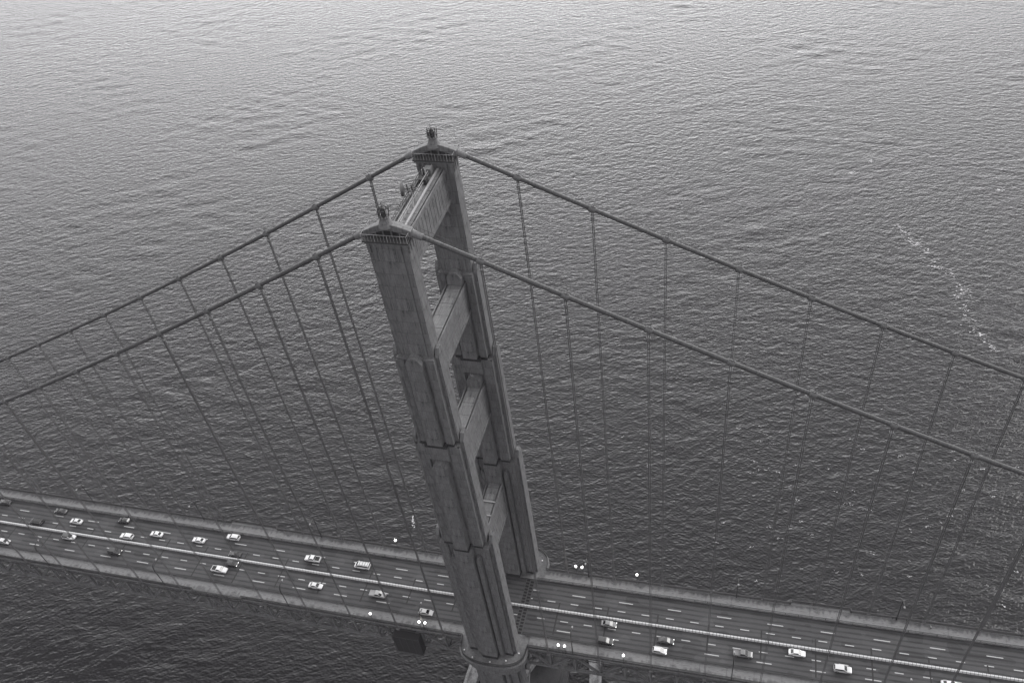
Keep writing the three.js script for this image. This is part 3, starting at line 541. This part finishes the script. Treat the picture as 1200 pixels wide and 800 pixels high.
{ // boxed work enclosure hung on the truss
  const o = thing('hung_enclosure', 'large dark boxed work enclosure hung on the outside of the deck truss', 'work enclosure', [-28.9, 61.6, 13.6]);
  const m = grey(0.035, 0.9);
  const sh = (g) => part('sheet', g, m, o);
  for (let k = 0; k < 4; k++) sh(box(2.05, 9.2, 0.08, -3.2 + k * 2.13, 4.6, 1.9)); for (const x of [-4.3, 4.3]) sh(box(0.08, 9.2, 3.0, x, 4.6, 0.4)); sh(box(8.5, 0.08, 3.0, 0, 9.1, 0.38));
  for (const x of [-4.36, 4.36]) for (const z of [-1.1, 1.97]) part('frame_post', box(0.16, 10.2, 0.16, x, 5.1, z), railSteel, o);
  part('frame_rail', [box(8.8, 0.16, 0.16, 0, 9.4, 2.0), box(8.8, 0.16, 0.16, 0, 0.0, 2.0)], railSteel, o);
}

// ---------------------------------------------------------------- lamps
const glow = new THREE.MeshStandardMaterial({ color: 0xffffff, emissive: new THREE.Color(1, 0.99, 0.97), emissiveIntensity: 1.1, roughness: 0.4 });
const polePaint = grey(0.03, 0.6);
{
  const xs = [-206.2, -160.5, -114.8, -69.1, -22.6, 24.1, 70.0, 115.7, 161.4];
  for (const s of [1, -1]) for (const x of xs) {
    const n = Math.max(1, x < 0 ? Math.round((-x + 23) / 45.7) : Math.round((x + 22) / 45.7));
    const o = thing('street_lamp', `${ORD[n]} tall dark lamp post from the tower, ${x < 0 ? 'dish antenna end' : 'finger joint end'}, ${s > 0 ? 'enclosure side' : 'opposite the enclosure side'}`, 'street lamp', [x, yDeck(x) + 0.2, s * 13.0], 0, 'tall street lamps along both walkways');
    const path = new THREE.CatmullRomCurve3([V(0, 0, 0), V(0, 5, 0), V(0, 9.6, 0), V(0, 10.9, -s * 0.35), V(0, 11.4, -s * 1.4), V(0, 11.35, -s * 2.3)]);
    part('pole', [new THREE.TubeGeometry(path, 24, 0.13, 7), rod(V(0, 0, 0), V(0, 1.3, 0), 0.24, 8, 0.18)], polePaint, o);
    part('bracket', beam(V(0, 9.3, 0), V(0, 10.9, -s * 1.0), 0.08), polePaint, o);
    const h = part('lamp_head', new THREE.SphereGeometry(0.34, 12, 8).scale(0.8, 0.5, 1.2).translate(0, 11.3, -s * 2.5), grey(0.3, 0.5), o);
    part('lens', new THREE.SphereGeometry(0.26, 10, 6).scale(0.8, 0.5, 1.2).translate(0, 11.16, -s * 2.5), new THREE.MeshStandardMaterial({ color: 0xe8e8e8, roughness: 0.25 }), h);
  }
  // low globe lamps by the tower, lit
  const globes = [[-39.7, 1, 'lone lit globe lamp past the hung enclosure'], [-23.6, 1, 'lit globe lamp, outer of the pair above the hung enclosure'], [-21.7, 1, 'lit globe lamp, inner of the pair above the hung enclosure'], [20.0, 1, 'lit globe lamp, inner of the finger joint pair, enclosure side'], [21.9, 1, 'lit globe lamp, outer of the finger joint pair, enclosure side'], [39.3, 1, 'lone lit globe lamp at the finger joint end, enclosure side'],
    [20.1, -1, 'lit globe lamp, inner of the finger joint pair, opposite the enclosure'], [22.1, -1, 'lit globe lamp, outer of the finger joint pair, opposite the enclosure'], [39.5, -1, 'lone lit globe lamp at the finger joint end, opposite the enclosure'], [-41.1, -1, 'lone lit globe lamp at the dish antenna end, opposite the enclosure']];
  for (const [x, s, label] of globes) {
    const h = 4.4, o = thing('globe_lamp', label, 'globe lamp', [x, yDeck(x) + 0.22, s * 13.2], 0, 'lit globe lamps near the tower');
    part('pole', [rod(V(0, 0, 0), V(0, h - 0.35, 0), 0.09, 8, 0.06), rod(V(0, 0, 0), V(0, 0.5, 0), 0.16, 8)], polePaint, o); part('collar', new THREE.CylinderGeometry(0.2, 0.12, 0.2, 10).translate(0, h - 0.42, 0), polePaint, o);
    part('globe', new THREE.SphereGeometry(0.42, 18, 12).translate(0, h + 0.1, 0), glow, o);
    const p = new THREE.PointLight(0xfff8f0, 14); p.position.set(0, h + 0.75, 0); p.castShadow = true; p.shadow.radius = 8; o.add(p);
  }
  // small bollard lights on the platforms
  const bol = [[-8.6, 18.2], [-5.4, 20.0], [0.4, 20.5], [5.2, 19.3], [8.6, 16.4]];
  for (const s of [1, -1]) bol.forEach(([x, z], i) => {
    const o = thing('bollard_light', `small pale bollard light, ${ORD[i + 1]} from the dish antenna end, on platform ${s > 0 ? 'of the enclosure side' : 'opposite the enclosure side'}`, 'bollard light', [x * 0.96, 74.12, s * (z - 0.55)], 0, 'bollard lights on the tower platforms');
    part('post', rod(V(0, 0, 0), V(0, 0.9, 0), 0.1, 8), grey(0.2, 0.6), o); part('cap', new THREE.SphereGeometry(0.24, 12, 8).scale(1, 0.7, 1).translate(0, 1.02, 0), grey(0.75, 0.4), o);
  });
}

// ---------------------------------------------------------------- vehicles
const glass = new THREE.MeshPhysicalMaterial({ color: new THREE.Color().setRGB(0.012, 0.012, 0.013), roughness: 0.06, clearcoat: 1, clearcoatRoughness: 0.03 });
const tyre = grey(0.018, 0.9), rim = grey(0.4, 0.35, { metalness: 0.7 }), trim = grey(0.02, 0.7), lampClear = grey(0.75, 0.15), lampRed = grey(0.12, 0.3), lampOn = new THREE.MeshStandardMaterial({ color: 0xffffff, emissive: new THREE.Color(1, 1, 0.97), emissiveIntensity: 2.2 });
const paints = new Map();
const carPaint = (g) => { if (!paints.has(g)) paints.set(g, new THREE.MeshPhysicalMaterial({ color: new THREE.Color().setRGB(g, g, g * 1.01), roughness: 0.38, clearcoat: 1, clearcoatRoughness: 0.06 })); return paints.get(g); };
// loft through stations [x, y bottom, y top, half width low, half width high]
function loft(st) {
  const ring = ([x, yb, yt, wl, wh]) => { const c = Math.min(0.12, (yt - yb) * 0.25); return [[x, yb, wl * 0.94], [x, yb + c, wl], [x, yt - c, (wl * 0.25 + wh * 0.75)], [x, yt, wh * 0.9], [x, yt + 0.015, 0], [x, yt, -wh * 0.9], [x, yt - c, -(wl * 0.25 + wh * 0.75)], [x, yb + c, -wl], [x, yb, -wl * 0.94]]; };
  const pos = [], rings = st.map(ring), tri = (a, b, c) => pos.push(...a, ...b, ...c);
  for (let i = 1; i < rings.length; i++) for (let k = 0; k < 9; k++) { const a = rings[i - 1][k], b = rings[i][k], c = rings[i - 1][(k + 1) % 9], d = rings[i][(k + 1) % 9]; tri(a, b, c); tri(b, d, c); }
  const cap = (r, f) => { for (let k = 1; k < 8; k++) f ? tri(r[0], r[k + 1], r[k]) : tri(r[0], r[k], r[k + 1]); };
  cap(rings[0], true); cap(rings[rings.length - 1], false);
  const g = new THREE.BufferGeometry(); g.setAttribute('position', new THREE.Float32BufferAttribute(pos.map((v) => v), 3));
  g.setAttribute('uv', new THREE.Float32BufferAttribute(new Float32Array(pos.length / 3 * 2), 2)); g.computeVertexNormals();
  return g;
}
// front of the car looks along +x
const KIND = {
  sedan: { L: 4.75, w: 0.92, body: [[-2.37, 0.42, 0.78, 0.72, 0.66], [-2.2, 0.28, 0.98, 0.86, 0.78], [-1.5, 0.24, 1.04, 0.92, 0.84], [0.9, 0.24, 1.0, 0.92, 0.85], [1.75, 0.26, 0.86, 0.9, 0.8], [2.25, 0.3, 0.72, 0.82, 0.7], [2.38, 0.42, 0.6, 0.68, 0.6]], cab: [[-1.75, 0.98, 1.03, 0.78, 0.74], [-1.0, 0.98, 1.42, 0.82, 0.62], [-0.2, 0.98, 1.47, 0.83, 0.64], [0.35, 0.98, 1.4, 0.83, 0.62], [1.2, 0.95, 1.0, 0.8, 0.74]], roof: [-0.95, 0.3, 1.48, 0.58], axle: 1.42 },
  hatch: { L: 4.2, w: 0.9, body: [[-2.1, 0.42, 0.9, 0.72, 0.68], [-1.95, 0.28, 1.02, 0.85, 0.78], [0.8, 0.24, 1.0, 0.9, 0.84], [1.6, 0.26, 0.88, 0.88, 0.78], [2.0, 0.3, 0.72, 0.8, 0.7], [2.12, 0.42, 0.6, 0.66, 0.6]], cab: [[-2.0, 0.98, 1.04, 0.78, 0.72], [-1.6, 0.98, 1.46, 0.8, 0.62], [0.2, 0.98, 1.5, 0.82, 0.64], [1.15, 0.95, 1.0, 0.78, 0.72]], roof: [-1.55, 0.2, 1.52, 0.58], axle: 1.28 },
  suv: { L: 4.85, w: 0.97, body: [[-2.42, 0.45, 1.05, 0.8, 0.76], [-2.3, 0.32, 1.16, 0.92, 0.86], [1.0, 0.3, 1.14, 0.97, 0.9], [1.95, 0.32, 1.04, 0.95, 0.86], [2.35, 0.36, 0.9, 0.86, 0.78], [2.44, 0.5, 0.74, 0.74, 0.7]], cab: [[-2.35, 1.12, 1.18, 0.86, 0.8], [-2.1, 1.12, 1.7, 0.88, 0.72], [0.25, 1.12, 1.76, 0.9, 0.74], [1.15, 1.1, 1.16, 0.87, 0.82]], roof: [-2.05, 0.25, 1.78, 0.69], axle: 1.45 },
  van: { L: 5.3, w: 1.0, body: [[-2.65, 0.4, 1.2, 0.95, 0.93], [-2.6, 0.32, 1.25, 0.99, 0.95], [1.7, 0.32, 1.25, 1.0, 0.95], [2.35, 0.34, 1.05, 0.97, 0.86], [2.6, 0.4, 0.9, 0.88, 0.76], [2.66, 0.5, 0.75, 0.78, 0.7]], cab: [[-2.62, 1.2, 1.9, 0.95, 0.85], [-2.5, 1.2, 2.02, 0.96, 0.84], [1.0, 1.2, 2.04, 0.96, 0.84], [1.3, 1.2, 1.9, 0.96, 0.8], [2.1, 1.15, 1.22, 0.9, 0.84]], roof: [-2.55, 1.15, 2.06, 0.82], axle: 1.65 },
  pickup: { L: 5.5, w: 0.98, body: [[-2.75, 0.5, 1.0, 0.92, 0.9], [-2.7, 0.4, 1.04, 0.97, 0.94], [-0.85, 0.36, 1.04, 0.98, 0.94], [1.4, 0.36, 1.1, 0.98, 0.92], [2.2, 0.38, 1.06, 0.97, 0.88], [2.65, 0.42, 0.9, 0.9, 0.8], [2.75, 0.55, 0.75, 0.8, 0.74]], cab: [[-0.85, 1.06, 1.12, 0.9, 0.84], [-0.7, 1.06, 1.72, 0.9, 0.74], [0.55, 1.06, 1.76, 0.91, 0.76], [1.4, 1.06, 1.12, 0.88, 0.82]], roof: [-0.68, 0.55, 1.78, 0.71], axle: 1.75 },
  sports: { L: 4.5, w: 0.93, body: [[-2.25, 0.42, 0.78, 0.74, 0.7], [-2.1, 0.26, 0.95, 0.9, 0.82], [-1.2, 0.22, 0.96, 0.93, 0.84], [0.7, 0.2, 0.88, 0.92, 0.82], [1.7, 0.22, 0.74, 0.9, 0.78], [2.2, 0.28, 0.58, 0.8, 0.68], [2.28, 0.36, 0.48, 0.68, 0.6]], cab: [[-1.7, 0.9, 0.97, 0.74, 0.7], [-0.8, 0.88, 1.22, 0.78, 0.56], [-0.1, 0.86, 1.26, 0.79, 0.58], [0.95, 0.84, 0.9, 0.76, 0.7]], roof: [-0.75, -0.1, 1.265, 0.52], axle: 1.36 },
};
const kindCache = new Map();
function kindParts(kind) {
  if (kindCache.has(kind)) return kindCache.get(kind);
  const K = KIND[kind], r = kind === 'suv' || kind === 'pickup' || kind === 'van' ? 0.37 : 0.32;
  const [rx0, rx1, ry, rw] = K.roof, ends = K.body;
  const k = {
    body: loft(K.body), cabin: loft(K.cab), roof: loft([[rx0 - 0.06, ry - 0.1, ry - 0.02, rw + 0.07, rw], [rx0 + 0.25, ry - 0.05, ry + 0.02, rw + 0.06, rw + 0.02], [rx1 - 0.2, ry - 0.05, ry + 0.02, rw + 0.06, rw + 0.02], [rx1 + 0.08, ry - 0.12, ry - 0.03, rw + 0.07, rw]]),
    pillar: K.cab.length > 2 ? [-1, 1].map((s) => { const c = K.cab, a = c[c.length - 1], b = c[c.length - 2], d = c[0], e = c[1]; return [beam(V(a[0], a[2], s * a[4]), V(b[0], b[2], s * (b[4] + 0.04)), 0.1, 0.08), beam(V(d[0], d[2], s * d[4]), V(e[0], e[2], s * (e[4] + 0.04)), 0.14, 0.1)]; }).flat() : [],
    wheel: merge([new THREE.CylinderGeometry(r, r, 0.24, 18).rotateX(Math.PI / 2)]), rimG: new THREE.CylinderGeometry(r * 0.62, r * 0.62, 0.26, 12).rotateX(Math.PI / 2), r,
    head: box(0.16, 0.16, 0.34), tail: box(0.1, 0.2, 0.3), front: K.L / 2, w: K.w, axle: K.axle, yh: ends[ends.length - 2][2] - 0.08, yt: ends[1][2] - 0.14,
    bumper: [box(0.12, 0.2, K.w * 1.7, K.L / 2 - 0.04, 0.44, 0), box(0.12, 0.2, K.w * 1.75, -K.L / 2 + 0.04, 0.46, 0)], mirror: box(0.12, 0.12, 0.2),
    bed: kind === 'pickup' ? box(1.7, 0.06, 1.6, -1.78, 1.05, 0) : null, bedWall: kind === 'pickup' ? [box(1.9, 0.16, 0.12, -1.8, 1.12, 0.86), box(1.9, 0.16, 0.12, -1.8, 1.12, -0.86), box(0.12, 0.16, 1.8, -2.68, 1.12, 0)] : null,
    rack: kind === 'van' ? [...[-0.72, 0.72].map((z) => box(3.4, 0.07, 0.07, -0.8, 2.22, z)), ...[-2.2, -1.3, -0.4, 0.6].map((x) => box(0.08, 0.08, 1.5, x, 2.18, 0))] : null,
  };
  k.pillar = k.pillar.length ? merge(k.pillar) : null; kindCache.set(kind, k); return k;
}
function vehicle(kind, g, x, z, dir, label, { lights = false, roof = null, cargo = null, name } = {}) {
  const k = kindParts(kind), o = thing(name ?? { sedan: 'sedan', hatch: 'hatchback', suv: 'suv', van: 'van', pickup: 'pickup_truck', sports: 'sports_car' }[kind], label, kind === 'pickup' ? 'pickup truck' : kind === 'van' ? 'van' : 'car', [x, yDeck(x) + 0.004, z], dir < 0 ? Math.PI : 0, 'cars driving over the bridge');
  o.rotation.z = Math.atan(x < 0 ? 0.00472 : 0.02393) * (dir < 0 ? -1 : 1); if (dir < 0) { o.rotation.set(0, Math.PI, 0); }
  const cp = carPaint(g);
  const bd = part('body', k.body, cp, o); part('bumper', k.bumper, g > 0.3 ? grey(0.2, 0.6) : trim, bd);
  part('window', k.cabin, glass, o); part('roof', k.roof, roof === null ? cp : carPaint(roof), o); if (k.pillar) part('pillar', k.pillar, cp, o);
  for (const sx of [-1, 1]) for (const sz of [-1, 1]) { const w = part('wheel', k.wheel, tyre, o); w.position.set(sx * k.axle, k.r, sz * (k.w - 0.12)); part('rim', k.rimG, rim, w); }
  for (const sz of [-1, 1]) {
    const h = part('headlight', k.head, lights ? lampOn : lampClear, o); h.position.set(k.front - 0.12, k.yh, sz * k.w * 0.68);
    const t = part('tail_light', k.tail, lampRed, o); t.position.set(-k.front + 0.05, k.yt, sz * k.w * 0.72);
    const m = part('mirror', k.mirror, trim, o); m.position.set(KIND[kind].cab[KIND[kind].cab.length - 1][0] - 0.35, KIND[kind].cab[0][1] + 0.1, sz * (k.w + 0.08));
  }
  if (k.bed) { part('bed_floor', k.bed, cargo === null ? trim : grey(cargo, 0.8), o); part('bed_wall', k.bedWall, cp, o); }
  if (k.rack) part('roof_rack', k.rack, trim, o);
  return o;
}
const OPP = 'opposite carriageway', ENC = 'enclosure side';
// carriageway opposite the enclosure: driving towards -x; lanes at -7.6 (outer), -4.4 (middle), -1.7 (by the barrier)
vehicle('suv', 0.03, -195.2, -7.5, -1, `dark car in outer lane of the ${OPP}, last of the line before the bend of view`.replace(', last of the line before the bend of view', ' behind the dark saloon'));
vehicle('van', 0.022, -176.8, -1.75, -1, `dark van hugging the median barrier on the ${OPP}`);
vehicle('sedan', 0.03, -170.7, -7.5, -1, `dark saloon in outer lane of the ${OPP}, abreast of the dark van`);
vehicle('sedan', 0.7, -161.9, -4.5, -1, `white saloon in middle lane of the ${OPP}, just behind the dark van`);
vehicle('hatch', 0.02, -144.0, -7.7, -1, `small black hatchback alone in outer lane of the ${OPP}`);
vehicle('suv', 0.72, -139.0, -1.75, -1, `white car beside the median barrier on the ${OPP}, following the dark van`);
vehicle('sedan', 0.78, -128.6, -4.4, -1, `bright white saloon in middle lane of the ${OPP}, ahead of another white saloon`);
vehicle('sedan', 0.75, -111.9, -4.6, -1, `white saloon in middle lane of the ${OPP}, following the bright white saloon`);
vehicle('suv', 0.66, -100.1, -7.6, -1, `white sport utility car in outer lane of the ${OPP}`);
vehicle('sports', 0.018, -96.2, -1.65, -1, `low black sports car close to the median barrier on the ${OPP}`);
vehicle('pickup', 0.7, -68.4, -4.3, -1, `white pickup truck with dark empty bed on the ${OPP}`);
vehicle('van', 0.72, -50.5, -4.6, -1, `white work van with roof rack on the ${OPP}`, {});
// carriageway on the enclosure side: driving towards +x; lanes at 2.0, 4.8, 7.8
vehicle('hatch', 0.6, -183.4, 7.5, 1, `pale hatchback in outer lane of the ${ENC} carriageway`);
vehicle('suv', 0.72, -160.3, 1.9, 1, `white car with dark roof beside the median barrier, ${ENC} carriageway`, { roof: 0.05 });
vehicle('suv', 0.025, -139.6, 4.6, 1, `dark car with bright headlights alone in middle lane, ${ENC} carriageway`, { lights: true });
vehicle('pickup', 0.75, -98.6, 4.8, 1, `white pickup truck with dark bed beside a dark car, ${ENC} carriageway`);
vehicle('hatch', 0.03, -95.4, 2.0, 1, `dark hatchback with headlights on beside the white pickup truck`, { lights: true });
vehicle('sedan', 0.66, -63.2, 4.9, 1, `white saloon in middle lane, ${ENC} carriageway, ahead of the white pickup truck`);
vehicle('pickup', 0.33, -41.5, 4.4, 1, `silver pickup truck with covered grey bed, ${ENC} carriageway`, { cargo: 0.3 });
vehicle('sedan', 0.45, -24.1, 7.7, 1, 'silver saloon in outer lane beside the paired globe lamps above the enclosure');
vehicle('sedan', 0.2, 33.1, 2.1, 1, 'grey saloon beside the median barrier, first past the finger joint', { lights: true });
vehicle('suv', 0.04, 33.0, 7.7, 1, 'black sport utility car with headlights on in outer lane past the finger joint', { lights: true });
vehicle('sedan', 0.045, 50.6, 4.6, 1, 'dark saloon with headlights on in middle lane beside a white hatchback', { lights: true });
vehicle('hatch', 0.68, 49.1, 8.0, 1, 'white hatchback in outer lane beside the dark saloon', { lights: true });
vehicle('pickup', 0.16, 72.8, 5.0, 1, 'grey pickup truck in middle lane at the finger joint end', { cargo: 0.2 });
vehicle('sedan', 0.8, 87.8, 2.2, 1, 'clean white saloon beside the median barrier at the finger joint end');
vehicle('suv', 0.62, 100.2, 5.0, 1, 'white car with dark tail and roof bars at the finger joint end');
vehicle('sedan', 0.7, 128.2, 4.6, 1, 'white saloon leading all others at the finger joint end');

// ---------------------------------------------------------------- people on the walkway
function person(x, z, turn, label, shirtTone) {
  const o = thing('person', label, 'person', [x, yDeck(x) + 0.24, z], turn);
  const J = [[[0, 0.95, 0.1], [0.03, 0.5, 0.11], 0.095, 0.07], [[0.03, 0.5, 0.11], [-0.06, 0.08, 0.11], 0.07, 0.048], [[-0.06, 0.05, 0.11], [0.12, 0.035, 0.12], 0.045, 0.035], [[0, 0.95, -0.1], [0.14, 0.52, -0.1], 0.095, 0.07], [[0.14, 0.52, -0.1], [0.2, 0.08, -0.1], 0.07, 0.048], [[0.2, 0.05, -0.1], [0.38, 0.035, -0.11], 0.045, 0.035],
    [[0, 0.95, 0], [0, 1.2, 0], 0.155, 0.15], [[0, 1.2, 0], [0, 1.4, 0], 0.16, 0.14], [[0, 1.4, -0.15], [0, 1.4, 0.15], 0.085, 0.085], [[0, 1.42, 0], [0.02, 1.55, 0], 0.06, 0.055], [[0.02, 1.6, 0], [0.03, 1.69, 0], 0.09, 0.095],
    [[0, 1.4, 0.2], [0.05, 1.12, 0.25], 0.055, 0.045], [[0.05, 1.12, 0.25], [0.22, 0.95, 0.22], 0.043, 0.034], [[0.22, 0.95, 0.22], [0.3, 0.9, 0.22], 0.035, 0.03], [[0, 1.4, -0.2], [-0.08, 1.12, -0.25], 0.055, 0.045], [[-0.08, 1.12, -0.25], [0.02, 0.9, -0.24], 0.043, 0.034], [[0.02, 0.9, -0.24], [0.06, 0.82, -0.24], 0.035, 0.03]];
  const N = 56, mc = new MarchingCubes(N, undefined, false, false, 60000), S = 0.95; mc.isolation = 0;
  const a = V(), b = V(), p = V(), pa = V(), ba = V();
  for (let k = 0; k < N; k++) for (let j = 0; j < N; j++) for (let i = 0; i < N; i++) {
    p.set((i / N * 2 - 1) * S, (j / N * 2 - 1) * S + 0.9, (k / N * 2 - 1) * S);
    let d = 1e3;
    for (const [A0, B0, r0, r1] of J) { a.set(...A0); b.set(...B0); pa.copy(p).sub(a); ba.copy(b).sub(a); const t = Math.max(0, Math.min(1, pa.dot(ba) / ba.lengthSq())), q = pa.addScaledVector(ba, -t).length() - (r0 + (r1 - r0) * t), h = Math.max(0.05 - Math.abs(d - q), 0) / 0.05; d = Math.min(d, q) - h * h * 0.0125; }
    mc.field[i + j * N + k * N * N] = -d;
  }
  mc.update();
  const g = new THREE.BufferGeometry(); g.setAttribute('position', new THREE.BufferAttribute(mc.positionArray.slice(0, mc.count * 3), 3)); g.setAttribute('normal', new THREE.BufferAttribute(mc.normalArray.slice(0, mc.count * 3), 3));
  g.scale(S, S, S).translate(0, 0.9, 0);
  const col = new Float32Array(mc.count * 3); for (let i = 0; i < mc.count; i++) { const y = g.attributes.position.getY(i), v = y > 1.5 ? 0.3 : y > 0.93 ? shirtTone : 0.03; col.set([v, v, v], i * 3); }
  g.setAttribute('color', new THREE.BufferAttribute(col, 3));
  const m = new THREE.Mesh(g, new THREE.MeshStandardMaterial({ vertexColors: true, roughness: 0.85 })); m.name = 'body'; m.castShadow = m.receiveShadow = true; o.add(m);
  part('hair', new THREE.SphereGeometry(0.115, 12, 8, 0, 6.2832, 0, 1.7).translate(0.015, 1.7, 0), grey(0.02, 0.9), o);
}
person(124.8, -11.6, 0.3, 'pedestrian in pale top and dark trousers walking on the sidewalk, finger joint end', 0.45);
person(137.6, -12.4, 2.6, 'pedestrian in dark jacket beside the outer railing, finger joint end', 0.12);

// ---------------------------------------------------------------- foam on the water
{
  const pos = [], foam = (x, z, a, b, th) => {
    const n = 11, c = Math.cos(th), s = Math.sin(th), rim_ = [];
    for (let i = 0; i < n; i++) { const t = i / n * 6.2832, r = ru(0.2, 1), u = a * r * Math.cos(t), v = b * r * Math.sin(t), px = x + u * c - v * s, pz = z + u * s + v * c; rim_.push([px, waveY(px, pz) + 0.1, pz]); }
    const m = [x, waveY(x, z) + 0.16, z]; for (let i = 0; i < n; i++) pos.push(...m, ...rim_[(i + 1) % n], ...rim_[i]);
  };
  const crest = (x, z, len, th, dens, size = 1) => { const n = Math.ceil(len * dens); for (let i = 0; i < n; i++) { const t = (i / n - 0.5) * len, c = Math.cos(th), s = Math.sin(th); foam(x + t * c + ru(-0.5, 0.5), z + t * s + ru(-0.5, 0.5), ru(0.3, 1.1) * size, ru(0.14, 0.45) * size, th + ru(-0.5, 0.5)); } };
  const F = [[152.7, -320.9], [156, -313.4], [159, -304.4], [162.1, -302.3], [167.4, -294.6], [169.8, -282.2], [178.1, -277], [183.4, -262.7], [179.2, -256.5], [181.9, -238.1], [186.2, -227.4], [192.3, -216.7], [142, -391.6], [128.4, -376.9], [215.9, -364.5], [117.2, -449.8], [182, -478.9], [106.8, -472.2]];
  for (let i = 1; i < 12; i++) for (let k = 0; k < 16; k++) { const t = rnd(), w = ru(-1, 1) * ru(0, 6); foam(F[i - 1][0] + (F[i][0] - F[i - 1][0]) * t + w, F[i - 1][1] + (F[i][1] - F[i - 1][1]) * t + ru(-1.5, 1.5), ru(0.35, 1.2), ru(0.15, 0.5), ru(-0.8, 0.5)); }
  F.forEach(([x, z], i) => { for (let k = 0; k < (i < 12 ? 8 : 30); k++) foam(x + ru(-1, 1) * ru(0, 4), z + ru(-1, 1) * ru(0, 2), ru(0.3, 1.2), ru(0.14, 0.42), ru(-0.7, 0.3)); });
  crest(-70.5, -70, 6, 1.15, 2.2);
  for (let i = 0; i < 60; i++) crest(ru(60, 190), ru(-150, -66), ru(0.8, 2.6), ru(-0.7, 0.5), 2.4, 0.6);
  for (let i = 0; i < 40; i++) crest(ru(-60, 200), ru(-330, -110), ru(0.6, 2.2), ru(-0.7, 0.5), 2.0, 0.6);
  const g = new THREE.BufferGeometry(); g.setAttribute('position', new THREE.Float32BufferAttribute(pos, 3)); g.computeVertexNormals();
  const m = new THREE.Mesh(g, grey(0.6, 0.9)); m.name = 'foam'; m.receiveShadow = true; stuff(m, 'scattered white flecks of foam on the wave crests', 'foam'); scene.add(m);
}

renderer.render(scene, camera);
